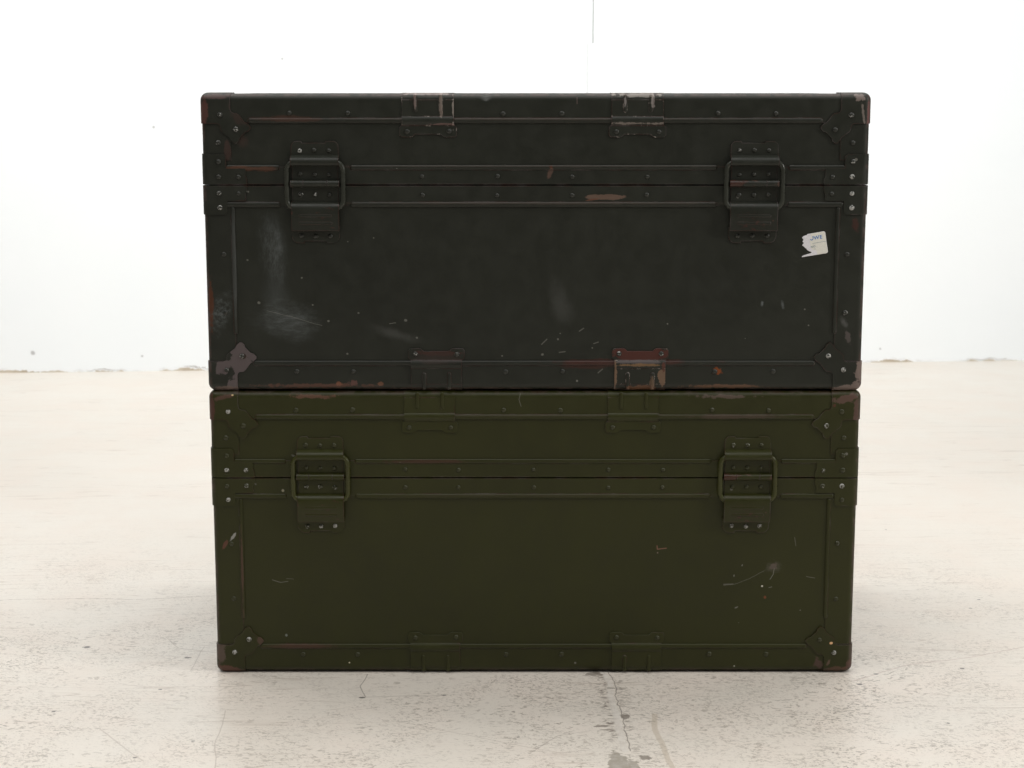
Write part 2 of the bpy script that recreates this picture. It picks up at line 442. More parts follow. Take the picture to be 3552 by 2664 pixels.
STICK = [(397.69,614.14),(419.51,617.88),(420.6,617.8),(421.4,617.32),(422.0,616.7),(422.38,615.82),(423.99,605.89),(426.51,591.24),(426.6,590.3),(426.18,589.54),(425.3,588.6),(424.16,588.23),(409.2,585.78),(391.63,582.96),(391.41,584.09),(394.5,585.6),(397.91,586.72),(404.61,588.79),(403.9,589.6),(403.44,590.3),(401.2,591.0),(399.64,591.99),(398.5,592.6),(398.09,593.49),(395.2,596.0),(393.4,597.6),(391.56,598.75),(392.6,600.8),(393.71,602.32),(392.5,603.2),(391.78,604.38),(392.9,606.0),(392.62,607.76),(390.9,608.89),(392.0,610.4),(393.44,611.89),(395.6,612.4),(397.73,612.82)]
CREAM = [(402.35,614.80),(403.0,611.2),(403.3,608.14),(402.0,606.0),(401.16,604.38),(402.4,602.6),(402.02,600.63),(403.0,597.0),(404.09,593.87),(407.4,592.6),(411.28,591.99),(411.6,589.0),(412.2,586.47),(424.1,588.40),(425.1,588.8),(426.0,589.65),(426.35,590.4),(426.30,591.24),(423.8,605.89),(422.2,615.8),(421.2,617.15),(420.4,617.55),(419.51,617.68)]
def make_sticker(T):
    tr = lambda p: (p[0]-31.5, p[1]-402.0)
    bm = bmesh.new(); plate(bm, [tr(p) for p in STICK][::-1], -.32, .2)
    s = finish(bm, 'sticker', plain('torn_paper', (.70, .69, .72), .85, .10, 900), T, 'torn white and cream paper sticker with blue lettering', smooth=0)
    bm = bmesh.new(); plate(bm, [tr(p) for p in CREAM][::-1], -.42, -.2)
    finish(bm, 'printed_face', plain('sticker_cream', (.72, .71, .64), .6, .06, 500), s, smooth=0)
    blue = plain('ink_blue', (.02, .17, .50), .6); grey = plain('ink_grey', (.16, .24, .27), .6)
    A = rad(9.3)
    def text(body, x, z, size, mat, name='lettering'):
        cu = bpy.data.curves.new('t', 'FONT'); cu.body = body; cu.size = size*MM; cu.extrude = .00003
        cu.space_character = 1.18; cu.offset = .00012*size/7
        tmp = bpy.data.objects.new('t', cu)
        me = bpy.data.meshes.new_from_object(tmp); bpy.data.objects.remove(tmp)
        me.materials.clear(); me.materials.append(mat)
        o = bpy.data.objects.new(name, me); COL.objects.link(o); o.parent = s
        x, z = tr((x, z)); o.location = (x*MM, -.00050, z*MM); o.rotation_euler = (rad(90), -A, 0)
        return o
    text('WE', 407.3, 606.6, 7.0, blue)
    text('NO.', 403.6, 595.6, 3.6, grey)
    def stroke(pts, w, mat, nm):
        bm = bmesh.new()
        pts = [Vector(tr(p)) for p in pts]
        for a, b in zip(pts, pts[1:]):
            t = (b-a).normalized()*.05; n = Vector((-t.y, t.x)).normalized()*w/2
            q = [a-t-n, b+t-n, b+t+n, a-t+n]
            bm.faces.new([bm.verts.new((p.x, -.52, p.y)) for p in q])
        finish(bm, nm, mat, s, smooth=0)
    # what the tear left of the first round letter
    stroke([(402.4,607.3),(402.9,606.6),(403.6,606.2),(404.4,606.2),(405.1,606.5),(405.7,607.2),(406.0,608.2),(406.0,609.3),(405.7,610.4),(405.2,611.2)], .95, blue, 'lettering')
    stroke([(405.37,601.57),(424.03,604.76)], .38, grey, 'printed_line')
    stroke([(407.6,593.6),(408.4,594.2),(409.4,594.3),(410.2,593.8)], .4, grey, 'lettering')

# ------------------------------------------------------------------ the two trunks
def blob(c, r, ang, col, amt=1.0, **k): return dict(c=c, r=r, ang=ang, col=col, amt=amt, **k)
def mset(pre, base, marks, capmarks, wear, lat):
    g = {}
    g['paint'] = paint(pre+'_enamel', base, wear, 0, marks)
    g['strip'] = paint(pre+'_strip_enamel', base, wear+.35, 0, marks)
    g['cap'] = paint(pre+'_fitting_enamel', tuple(x*1.04 for x in base), wear+.1, 0, capmarks)
    g['latch'] = paint(pre+'_latch_enamel', tuple(x*1.1 for x in base), wear+.4, .25)  # base lightened to offset the shade that falls on the latch plates
    g['lever'] = paint(pre+'_lever_enamel', base, wear+.6, .5, rough=.36)
    g['knuckle'] = paint(pre+'_knuckle_enamel', base, wear+.6, .85, rough=.36)
    g['bail'] = paint(pre+'_bail_enamel', tuple(x*1.5+.006 for x in base), wear+.1, .30, rough=.30)
    g['rivet'] = rivet_mat(pre+'_rivet', base, .12); g['rivet_worn'] = rivet_mat(pre+'_rivet_worn', base, .55); g['rivet_bright'] = rivet_mat(pre+'_rivet_bare', base, 1.0)
    return g

BLACK = (.0165, .0182, .0130); OLIVE = (.0232, .0246, .0032)

up_marks = [
    blob((-406.8, 165), (3.6, 92), 0, (.052, .056, .052), .8, soft=.4, jag=.2, js=30),
    blob((0, 365.6), (400, 2.4), 0, (.070, .050, .038), .4, soft=.7, jag=.5, js=30), blob((0, 253.8), (420, 2.2), 0, (.070, .050, .038), .4, soft=.7, jag=.6, js=30), blob((0, 303.2), (420, 2.0), 0, (.070, .050, .038), .3, soft=.7, jag=.6, js=30),  # brownish wear and soft highlight painted along the tops of the beads
    dict(pts=[(55, 394), (55, 386)], w=1.6, col=(.16, .11, .10), amt=.6, wob=.001), blob((431, 225), (6, 12), 20, PRIMER, .7, soft=.6, jag=.8, js=60),
    blob((-354, 192), (24, 70), 5, DUST, .50, soft=.98, jag=.35, js=30, grain=(60, (2.2, 1, .7), 6)),
    blob((-350, 200), (18, 60), 5, DUST, .16, soft=.98, jag=.2, js=30),
    blob((-352, 130), (26, 44), 0, DUST, .16, soft=.98, jag=.2, js=30),
    blob((-338, 96), (62, 36), -10, DUST, .50, soft=.98, jag=.3, js=25, grain=(60, (.8, 1, 3), -8)),
    blob((-336, 92), (54, 32), -10, DUST, .18, soft=.98, jag=.2, js=25),
    blob((-424, 108), (18, 42), -20, DUST, .6, soft=.7, jag=.5, js=30, grain=(110, (1, 1, 1), 0)),
    blob((-440, 118), (5, 38), 0, RUST, .55, soft=.5, jag=.7),
    blob((-392, 232), (1.6, 26), 0, (.10, .105, .10), .0),
    blob((36, 115), (20, 42), 15, (.06, .062, .056), .5, soft=.95, jag=.4, js=20),
    blob((94.5, 262), (27, 4.2), 0, (.115, .075, .055), 1, soft=.18, jag=.55, js=40),
    blob((76, 258.5), (11, 1.2), 8, (.12, .05, .03), .9, soft=.4, jag=.3),
    blob((20, 295.5), (3.6, 9), -20, (.10, .06, .045), .8, soft=.35, jag=.5),
    blob((21, 302), (3.5, 3.5), 0, RUST, .5, soft=.5, jag=.6),
    blob((-190, 76), (46, 10), -16, (.06, .062, .056), .6, soft=.9, jag=.5, js=30),
    blob((248, 25), (7, 6), 0, (.20, .052, .012), .9, soft=.25, jag=.85, js=90),
    blob((120, 38), (120, 4.5), 0, PRIMER, .75, soft=.5, jag=.8, js=30),
    blob((70, 33), (48, 6), 0, PRIMER, .65, soft=.5, jag=.6, js=40),
    blob((-330, 366), (60, 5), 0, (.06, .028, .018), .7, soft=.6, jag=.8, js=25),
    blob((-385, 300), (42, 4.5), 0, (.085, .036, .020), .8, soft=.5, jag=.6, js=30),
    blob((-412, 325), (5, 16), 0, (.055, .030, .024), .6, soft=.3, jag=.3, js=30),
    blob((-398, 345), (10, 22), 35, (.055, .030, .024), .5, soft=.6, jag=.6, js=30),
    blob((260, 4), (60, 3.2), 0, (.16, .08, .045), .7, soft=.5, jag=.9, js=50),
    blob((-300, 5), (90, 3.4), 0, (.10, .045, .03), .8, soft=.5, jag=1.0, js=50),
    blob((-268, 8), (4.5, 4), 0, (.17, .07, .04), .9, soft=.3, jag=.8), blob((-248, 8), (7, 5), 0, (.13, .06, .05), .7, soft=.3, jag=.9), blob((-210, 7), (6, 3), 0, (.15, .07, .04), .8, soft=.3, jag=.9),
    blob((420, 92), (5, 12), 25, (.10, .10, .095), .6, soft=.8, jag=.5), blob((426, 72), (4, 11), 15, (.11, .09, .085), .6, soft=.5, jag=.9),
    blob((308, 118), (2.6, 5), 0, DUST, .7, soft=.8, jag=.7), blob((336, 116), (2.6, 7), 10, DUST, .5, soft=.8, jag=.7),
    dict(pts=[(-364, 108), (-330, 100), (-290, 88)], w=.8, col=CHIP, amt=.5), dict(pts=[(-190, 91), (-198, 90.6)], w=1.2, col=CHIP, amt=.6),
]
for c, r in [((-389, 177), 1.5), ((-375, 119), 2.3), ((-316, 153), 1.5), ((-302, 116), 1.4), ((-281, 94), 1.8), ((-240, 105), 1.5), ((-256, 49), 1.6), ((-176, 95), 2.3), ((-161, 71), 1.6),
             ((-45, 46), 1.3), ((31, 69), 1.6), ((78, 57), 1.2), ((180, 90), 1.2), ((10, 48), 2), ((34, 77), 1.0), ((-218, 207), 1.2), ((-253, 202), 1.1), ((325, 228), 1.2), ((366, 110), 1.3)]:
    up_marks.append(blob(c, (r*1.1, r), random.uniform(-40, 40), CHIP, .5, soft=.4, jag=.3, js=300))
for a, b in [((9, 62), (16, 69)), ((60, 80), (66, 84)), ((80, 63), (86, 65)), ((33, 51), (41, 52)), ((86, 23), (92, 28))]:
    up_marks.append(dict(pts=[a, b], w=2.2, col=CHIP, amt=.4, wob=.001))

up = mset('dark', BLACK, up_marks, [], .38, 0)
up['low_left'] = paint('flaking_cap_enamel', BLACK, .8, 0, [
    blob((-402, 52), (12.3, 23.4), -20, MAUVE, 1, soft=.08, jag=.45, js=55), blob((-398, 33), (14.3, 15.6), 0, MAUVE, 1, soft=.08, jag=.5, js=60),
    blob((-426, 31), (11.7, 9.1), 40, MAUVE, 1, soft=.08, jag=.45, js=70), blob((-404, 10), (18.2, 11.7), 20, MAUVE, 1, soft=.08, jag=.6, js=60),
    blob((-386, 47), (10.4, 6.5), -40, MAUVE, 1, soft=.1, jag=.45, js=70), blob((-390, 27), (4.5, 3.9), 20, MAUVE, 1, soft=.1, jag=.5, js=80),
    blob((-396, 2), (6.5, 13.0), 0, MAUVE, 1, soft=.1, jag=.5, js=70),
    blob((-397, 46), (4, 4), 0, (.03, .018, .012), .9, soft=.3, jag=.5, js=90),
    blob((-420, 2), (22, 3), 0, (.13, .09, .075), .8, soft=.5, jag=.9, js=70)])
up['label_low_left'] = 'lower left corner cap with paint flaked off in big grey patches'
up['low_right'] = paint('chipped_cap_enamel', BLACK, .8, 0, [
    blob((443, 28), (6, 18), 0, (.16, .12, .105), .95, soft=.15, jag=.8, js=75), blob((425, 1.5), (20, 5), 8, (.16, .12, .105), .95, soft=.15, jag=.8, js=75),
    blob((439, 5), (8, 7), 0, (.16, .12, .105), .9, soft=.2, jag=.7, js=75)])
up['label_low_right'] = 'lower right corner cap chipped to pale metal along its outer edge'
up['top_left'] = paint('rubbed_cap_enamel', BLACK, .85, 0, [
    blob((-442, 375), (6, 22), 0, (.095, .040, .032), .8, soft=.3, jag=.8, js=70), blob((-425, 395), (26, 4), 0, (.09, .055, .05), .8, soft=.4, jag=.8, js=60),
    blob((-395, 372), (12, 24), 35, (.045, .028, .022), .6, soft=.5, jag=.6)])
up['label_top_left'] = 'upper left corner cap rubbed red brown along its outer edge'
up['top_right'] = paint('scuffed_cap_enamel', BLACK, .85, 0, [
    blob((443.5, 376), (2.5, 22), 0, (.14, .06, .055), .85, soft=.4, jag=.8, js=70), blob((436, 374), (2, 14), 8, (.20, .17, .15), .7, soft=.3, jag=.8, js=120),
    blob((431, 394), (9, 5), -25, (.24, .19, .17), .7, soft=.3, jag=1.0, js=110)])
up['clip_pale'] = paint('pale_worn_clip_enamel', BLACK, .8, 0, [
    blob((-160.5, 390), (2.4, 14), 0, (.36, .27, .25), .42, soft=.2, jag=.9, js=90), blob((-126, 388), (2.4, 20), 0, (.36, .29, .25), .42, soft=.2, jag=.9, js=90),
    blob((-110, 378), (1.3, 22), 0, (.45, .40, .36), .42, soft=.3, jag=1.3, js=90), blob((-124, 358.8), (16, 1.4), 0, (.25, .14, .13), .42, soft=.3, jag=1.2, js=90),
    blob((135, 397), (36, 3.2), 0, (.45, .40, .36), .42, soft=.3, jag=1.2, js=90), blob((-144, 398.5), (36, 1.6), 0, (.45, .38, .36), .42, soft=.3, jag=1.0, js=90),
    blob((135, 360), (35, 1.6), 0, (.36, .30, .27), .425, soft=.2, jag=1.5, js=110), blob((119, 388), (2, 12), 0, (.3, .27, .26), .6, soft=.4, jag=1, js=90),
    blob((156, 390), (2.4, 12), 0, (.35, .31, .29), .45, soft=.3, jag=1, js=90)], bright_edge=.2)
up['clip_red'] = paint('reddened_clip_enamel', BLACK, .8, 0, [
    blob((-134, 50), (38, 4), 0, PRIMER, .8, soft=.4, jag=.7), blob((-134, 43), (38, 12), 0, (.035, .022, .018), .6, soft=.6, jag=.5)])
up['clip_tan'] = paint('tan_flaked_clip_enamel', BLACK, .8, 0, [
    blob((143, 49), (42, 11), 0, (.070, .022, .016), .95, soft=.15, jag=.3), blob((143, 38), (36, 3.4), 0, (.085, .07, .068), .9, soft=.3, jag=.6, js=70),
    blob((143, 34), (34, 2.3), 0, (.17, .10, .05), .9, soft=.3, jag=.7, js=50), blob((109, 20), (3.4, 22), 0, TAN, .95, soft=.15, jag=.9, js=70),
    blob((174, 18), (6, 14), 0, TAN, .95, soft=.12, jag=.8, js=70), blob((175, 31), (3, 8), 0, (.09, .03, .02), .9, soft=.3, jag=.6), blob((148, 2), (26, 4), 0, (.13, .06, .03), .8, soft=.3, jag=.9, js=70),
    blob((160, 8), (3.5, 9), 0, TAN, .7, soft=.3, jag=.8, js=90)], bright_edge=.3)
up_bright = dict(top_left1=1, latch0_00=2, br_11=0, **{'br-100': 1, 'br-101': 2, 'br111': 2, 'br110': 1, 'br100': 2, 'br101': 2, 'low_right1': 2, 'low_right2': 2, 'low_left1': 1, 'low_left2': 1, 'top_right1': 1,
    'latch0_20': 1, 'latch0_21': 1, 'latch1_00': 1, 'side-1': 1, 'post1_0': 0, 'post1_1': 1, 'top_left2': 1, 'clipr': 1})

CX = .0315
make_trunk('storage_trunk', 'upper trunk of the stack, dark blackish green metal with scuffed paint and a torn sticker', 'trunk', (CX, 0, .402), up,
           (-152, -51, 49.6, 150), up_bright,
           [(-178.4, True, 'clip_pale', 'clip', 'stacking clip with paint worn to pale metal'), (101.0, True, 'clip_pale', 'clip', 'stacking clip with paint worn to pale metal'),
            (-169.5, False, 'clip_red', 'clipr', 'stacking clip with reddish worn paint'), (108.3, False, 'clip_tan', 'clipr', 'red brown stacking clip with tan flaked patches')], sticker=True)

lo_marks = [
    blob((0, 365.4), (400, 2.2), 0, (.062, .050, .034), .35, soft=.7, jag=.5, js=30), blob((0, 253.4), (420, 2.0), 0, (.062, .050, .034), .3, soft=.7, jag=.6, js=30),  # bead tops: painted soft highlight together with brownish wear
    blob((-418, 195), (2.2, 9), -35, (.28, .28, .26), .9, soft=.4, jag=.7, js=120), blob((-430, 183), (3, 9), -30, (.12, .045, .03), .8, soft=.4, jag=.6),
    dict(pts=[(-366, 132), (-354, 129), (-344, 130)], w=1.1, col=CHIP, amt=.7, wob=.003), dict(pts=[(-346, 134), (-336, 133)], w=.9, col=CHIP, amt=.5, wob=.003),
    dict(pts=[(170, 181), (170.5, 176), (183, 177.6)], w=2.0, col=(.20, .10, .07), amt=.95, wob=.001), blob((171, 171), (1.2, 1.2), 0, (.22, .17, .14), .9, soft=.3, jag=.3),
    blob((333, 152), (6, 5), 20, (.13, .09, .08), .9, soft=.4, jag=1.0, js=140), blob((333, 150), (16, 12), 0, (.075, .07, .05), .6, soft=.9, jag=.7),
    dict(pts=[(334, 148), (333, 140), (328, 133)], w=1.3, col=CHIP, amt=.7, wob=.003),
    dict(pts=[(264, 124), (280, 126), (300, 134), (320, 145)], w=.9, col=CHIP, amt=.45, wob=.003), dict(pts=[(264, 125.5), (277, 126)], w=1.5, col=CHIP, amt=.6, wob=.002),
    dict(pts=[(379, 137), (391, 135)], w=1.2, col=CHIP, amt=.6, wob=.003), dict(pts=[(361, 193), (363, 181)], w=1.1, col=CHIP, amt=.5, wob=.001),
    blob((322, 107), (2.2, 2.6), 0, (.16, .05, .02), .9, soft=.4, jag=.6), blob((317.5, 123), (1.5, 1.5), 0, (.6, .58, .5), 1, soft=.3, jag=.1),
    dict(pts=[(327, 121), (331, 122)], w=1.2, col=CHIP, amt=.7, wob=.001), blob((282, 92), (3, 1.2), 25, CHIP, .7, soft=.4, jag=.5), blob((278, 138), (1, 2), 0, CHIP, .7, soft=.3, jag=.3), blob((289, 153), (1, 2), -20, CHIP, .7, soft=.3, jag=.3),
    blob((-360, 331), (0, 0), 0, CHIP, 0), blob((-344, 262), (3, 3), 0, (.25, .22, .16), .0), blob((-369, 264), (1, 1), 0, CHIP, 0),
    blob((-348, 260), (2.4, 2.4), 0, (.28, .26, .19), .9, soft=.3, jag=.3), blob((-333, 309), (3.5, 2), -30, CHIP, .5, soft=.5, jag=.7), blob((-348, 52), (2, 2.6), 0, (.2, .22, .2), .8, soft=.4, jag=.4),
    blob((-344, 366), (0, 0), 0, CHIP, 0), blob((-305, 392), (38, 3.2), 0, (.13, .065, .045), .75, soft=.5, jag=1.1, js=60), blob((-330, 36), (60, 4.5), 0, (.07, .032, .022), .7, soft=.6, jag=.7, js=30),
    blob((-150, 301), (70, 3.5), 0, (.06, .022, .016), .6, soft=.6, jag=.8, js=30), blob((260, 392), (46, 3), 0, (.13, .09, .08), .6, soft=.5, jag=1.2, js=60), blob((270, 364), (90, 4), 0, (.07, .045, .035), .6, soft=.6, jag=.8, js=30),
    blob((-407, 150), (2.4, 80), 0, (.085, .045, .032), .75, soft=.5, jag=.8, js=40), blob((-260, 12), (1.2, 1.2), 0, (.6, .55, .4), 1, soft=.3, jag=.1), blob((281, 7), (1.3, 1.3), 0, (.4, .4, .33), 1, soft=.3, jag=.1),
    blob((398, 11), (7, 10), 20, (.085, .048, .04), .8, soft=.5, jag=.8, js=70), blob((-60, 378), (0, 0), 0, CHIP, 0),
    dict(pts=[(-20, 396), (-22, 388), (-19, 378)], w=1.0, col=CHIP, amt=.6, wob=.002), blob((-395, 322), (0, 0), 0, CHIP, 0),
]
lo_marks = [k for k in lo_marks if k.get('amt', 1) > 0]
lo = mset('olive', OLIVE, lo_marks, [], .30, 0)
lo['low_left'] = paint('brown_edge_cap_enamel', OLIVE, .85, 0, [
    blob((-440, 28), (7, 18), 0, (.10, .07, .055), .85, soft=.25, jag=.7, js=60), blob((-428, 2), (20, 6), -12, (.11, .05, .035), .85, soft=.3, jag=.6, js=60), blob((-384, 45), (5, 7), 0, (.085, .05, .035), .85, soft=.25, jag=.6, js=60)])
lo['label_low_left'] = 'lower left corner cap worn brown on the outer edge'
lo['low_right'] = paint('specked_cap_enamel', OLIVE, .8, 0, [
    blob((416, 41), (2.6, 1.9), 15, (.70, .42, .22), 1, soft=.1, jag=.1), blob((425, 3), (18, 4.5), 0, (.11, .055, .035), .8, soft=.4, jag=1.0, js=80), blob((443, 10), (6, 8), 0, (.10, .05, .04), .8, soft=.4, jag=.7),
    blob((413, 13), (2.4, 6), -20, (.13, .08, .06), .8, soft=.4, jag=.9, js=90), blob((399, 22), (5, 4), 0, (.11, .055, .045), .7, soft=.4, jag=.8)])
lo['label_low_right'] = 'lower right corner cap with a small orange paint speck'
lo['top_right'] = paint('brown_rim_cap_enamel', OLIVE, .9, 0, [
    blob((425, 389), (22, 6.5), 10, (.10, .058, .045), .9, soft=.25, jag=.8, js=60), blob((440, 372), (4, 22), 0, (.10, .055, .045), .8, soft=.3, jag=.7, js=60), blob((410, 380), (3, 3), 0, (.09, .03, .02), .8, soft=.4, jag=.8)])
lo['label_top_right'] = 'upper right corner cap with a brown worn rim'
lo['top_left'] = paint('brown_side_cap_enamel', OLIVE, .9, 0, [
    blob((-443, 375), (4.5, 22), 0, (.075, .030, .022), .85, soft=.3, jag=.6, js=50), blob((-426, 391), (18, 4), 12, (.095, .05, .038), .8, soft=.4, jag=.8, js=60), blob((-414, 394), (1.7, 1.2), 0, (.55, .42, .22), 1, soft=.2, jag=.1)])
lo_bright = {'low_left1': 2, 'low_left2': 2, 'low_right1': 2, 'low_right2': 0, 'top_left1': 2, 'br-111': 2, 'br-11x': 2, 'br-101': 2, 'br-10x': 1, 'br100': 2, 'br11x': 1, 'br10x': 1, 'top_right2': 1,
             'latch0_30': 1, 'latch0_31': 2, 'latch0_32': 2, 'latch1_30': 2, 'latch1_31': 2, 'latch1_32': 2, 'latch0_20': 1, 'latch0_21': 1, 'latch0_22': 1, 'latch1_00': 1, 'latch1_01': 1, 'post1_0': 1}
make_trunk('storage_trunk', 'lower trunk of the stack, olive green metal, standing on the pale floor', 'trunk', (CX, 0, 0), lo,
           (-179, -105.5, -1.5, 102, 176.5), lo_bright,
           [(-179.2, True, 'cap', 'clip', None), (99.8, True, 'cap', 'clip', None), (-173.8, False, 'cap', 'clip', None), (108.4, False, 'cap', 'clip', None)])

# ------------------------------------------------------------------ setting
def structure(o): o['kind'] = 'structure'; return o
# floor: painted concrete, flecked, scratched, cracked
FZ = -.0031
m = NT('painted_concrete_floor')
big = m.noise(.9, 4, .55); mid = m.noise(6, 5, .6)
c = m.mix(m.ramp(big, .3, .7), (.700, .650, .578), (.742, .694, .622))
c = m.mix(m.ramp(mid, .35, .75, 0, .5), c, (.75, .66, .585))
# dirt flecks, in wandering clouds
warp = m.wobble(28, .030)
warp2 = m.wobble(70, .018, m.mapping(rot=(0, 0, .6)))
den = m.ramp(m.noise(3.2, 4, .65), .32, .72)
sx = m.n('ShaderNodeSeparateXYZ'); m.put(sx.inputs[0], m.co)
near = m.ramp(sx.outputs[1], 1.0, -.2, .10, 1.0)
fl1 = m.math('MULTIPLY', m.ramp(m.noise(140, 3, .65, m.mapping(scale=(.75, 1.5, 1), vec=warp)), .565, .60), m.ramp(m.noise(21, 3, .6), .38, .54))
fl2 = m.math('MULTIPLY', m.ramp(m.noise(230, 3, .65, m.mapping(scale=(.6, 1.3, 1), vec=warp2)), .555, .60), m.ramp(m.noise(9, 4, .65), .38, .58))
fl3 = m.ramp(m.noise(310, 2, .6, warp), .60, .68)
fl = m.mx(m.math('MULTIPLY', fl1, .85), m.math('MULTIPLY', fl2, .8), m.math('MULTIPLY', fl3, .35))
fl = m.math('MULTIPLY', m.math('MULTIPLY', fl, near), m.math('MULTIPLY_ADD', den, .75, .25))
c = m.mix(m.math('MULTIPLY', fl, .85), c, (.165, .13, .10))
# single black crumbs
c = m.mix(m.math('MULTIPLY', m.flecks(16, .045, .16, m.wobble(90, .008)), .85), c, (.06, .055, .05))
# long random hairline scratches
for a, sc, am in ((.35, 1.6, .6), (-.5, 1.3, .5), (1.2, 1.1, .45), (2.5, 1.7, .45)):
    v = m.mapping(rot=(0, 0, a), scale=(.35, 9, 1), vec=m.wobble(1.3, .12))
    w = m.noise(sc*2, 2, .5, v)
    l = m.ramp(m.math('ABSOLUTE', m.math('SUBTRACT', w, .5)), .005, .0)
    gate = m.ramp(m.noise(2.2, 3, .6, m.mapping(loc=(a*7, 3, 0))), .48, .60)
    c = m.mix(m.math('MULTIPLY', m.math('MULTIPLY', l, gate), am), c, (.40, .33, .27))
jn = m.noise(90, 4, .7); jn2 = m.noise(30, 4, .65)
wv = m.wobble(40, .012); wv2 = m.wobble(18, .015)
def poly(pts, w, vec=None, **k): return m.mx(*[m.seg(a, b, w, plane='XY', vec=vec or wv, **k) for a, b in zip(pts, pts[1:])])
seam = [(127, 10), (136, -39), (135, -102), (137, -191), (139, -251), (140, -294)]
seam_l = [(118, 6), (125, -39), (124, -102), (127, -191), (130, -260)]
# dashed dirt beside the filled crack
dash = m.ramp(m.noise(120, 3, .6, m.mapping(scale=(.35, 1.6, 1), vec=warp)), .52, .60)
c = m.mix(m.math('MULTIPLY', m.math('MULTIPLY', poly(seam_l, 26, soft=.9), dash), .85), c, (.17, .14, .115))
c = m.mix(m.math('MULTIPLY', m.math('MULTIPLY', poly([(p[0]+14, p[1]) for p in seam], 18, soft=.9), dash), .6), c, (.20, .17, .14))
c = m.mix(m.math('MULTIPLY', poly([(p[0]+7.2, p[1]) for p in seam], 2.2, soft=.8), .8), c, (.20, .17, .15))
c = m.mix(m.math('MULTIPLY', poly(seam, 11, soft=.3, nz=jn, jag=.35), .75), c, m.mix(m.ramp(jn, .35, .65), (.62, .57, .51), (.76, .72, .66)))
for q in (dict(c=(148, -174), r=(7, 11)), dict(c=(116, -208), r=(11, 4)), dict(c=(122, -221), r=(9, 2.5)), dict(c=(116, -6), r=(12, 9)), dict(c=(137, -64), r=(6, 3)), dict(c=(163, -315), r=(8, 10))):
    c = m.mix(m.math('MULTIPLY', m.blob(q['c'], q['r'], 0, .25, .8, jn, plane='XY'), .8), c, (.22, .19, .16))
patch = m.mx(m.blob((132, -352), (15, 56), 4, .10, .45, jn, plane='XY'), m.blob((146, -352), (9, 34), 0, .1, .6, jn, plane='XY'))
c = m.mix(patch, c, m.mix(m.ramp(jn, .35, .65), (.36, .325, .27), (.46, .43, .385)))
# drag marks, hair cracks
scr = [(187, -165), (185, -241), (191, -304), (198, -380)]
c = m.mix(m.math('MULTIPLY', poly(scr, 9, vec=m.wobble(12, .012), soft=.35, nz=jn, jag=.2), .55), c, (.50, .43, .34))
hair = [(-1100, 340), (-822, 351), (-697, 360), (-593, 354), (-519, 369), (-440, 382), (-200, 400)]
c = m.mix(m.math('MULTIPLY', m.math('MULTIPLY', poly(hair, 5.5, vec=wv2, soft=.9), m.ramp(jn, .35, .6)), .6), c, (.27, .21, .17))
def mark(pts, w, amt, col=(.36, .30, .25), vec=None):
    global c
    c = m.mix(m.math('MULTIPLY', poly(pts, w, vec=vec or m.wobble(9, .012), soft=.9), amt), c, col)
mark([(-379, -150), (-372, -260), (-357, -380)], 2.6, .5)
mark([(-529, -219), (-451, -326)], 4, .45); mark([(-552, -13), (-479, 70)], 2.5, .45); mark([(-453, 117), (-454, 10)], 2.5, .5); mark([(-518, 162), (-490, 110), (-429, 88)], 3, .5)
mark([(476, -35), (560, 31), (660, 66), (754, 116)], 4, .5, (.42, .30, .26)); mark([(224, -306), (379, -221)], 7, .35, (.74, .68, .60))
mark([(-330, -140), (-250, -70), (-160, -12)], 3, .5, (.72, .66, .60)); mark([(-207, -8), (-214, -60), (-200, -102)], 7, .35, (.64, .58, .53)); mark([(-203, -8), (-209, -55), (-198, -100)], 2.5, .7, (.18, .15, .13))
mark([(-202, -102), (-150, -95), (-90, -92)], 3, .55, (.22, .18, .15)); mark([(-40, -60), (60, -110), (150, -160)], 1.8, .4); mark([(20, -300), (60, -240), (100, -225)], 2.2, .5, (.25, .2, .17)); mark([(-150, -190), (-20, -260), (60, -300), (100, -290)], 2.2, .45, (.28, .22, .18))
for p, r in [((-481, -69), 4), ((-605, -155), 4), ((-626, 113), 9), ((-469, 66), 7), ((-403, -260), 5), ((-464, -315), 3), ((511, -6), 5), ((480, -48), 6), ((725, 307), 5), ((750, 354), 4), ((639, 17), 5), ((-92, -92), 4.2), ((-202, -102), 6.5), ((8, -246), 3.5)]:
    c = m.mix(m.math('MULTIPLY', m.blob(p, (r*.75, r*.6), 0, .4, .9, jn, plane='XY'), .85), c, (.09, .08, .07))
# grime line where the floor meets the wall
m.put(m.b.inputs['Base Color'], c)
m.put(m.b.inputs['Roughness'], m.math('ADD', .30, m.ramp(mid, .3, .7, 0, .12)))
m.b.inputs['Specular IOR Level'].default_value = .5
bp = m.n('ShaderNodeBump'); bp.inputs['Strength'].default_value = .35; bp.inputs['Distance'].default_value = .0012
m.put(bp.inputs['Height'], m.math('SUBTRACT', m.math('ADD', m.noise(45, 3, .6), poly(seam, 10, soft=.6)), m.math('ADD', patch, fl)))
m.put(m.b.inputs['Normal'], bp.outputs[0])
FLOOR = m.m

WY, WYAW = 2.716, rad(4.378)
bm = bmesh.new()
t = math.tan(WYAW)
vs = [bm.verts.new(p) for p in ((-5, -5, 0), (5, -5, 0), (5, WY+5*t+.05, 0), (-5, WY-5*t+.05, 0))]
bm.faces.new(vs)
r = bmesh.ops.extrude_face_region(bm, geom=bm.faces[:])
bmesh.ops.translate(bm, verts=[v for v in r['geom'] if isinstance(v, bmesh.types.BMVert)], vec=(0, 0, -.15))
floor = structure(finish(bm, 'floor', FLOOR, None, 'pale painted concrete floor with dark flecks, scratches and a filled crack', smooth=0, scale=1.0, loc=(0, 0, FZ)))

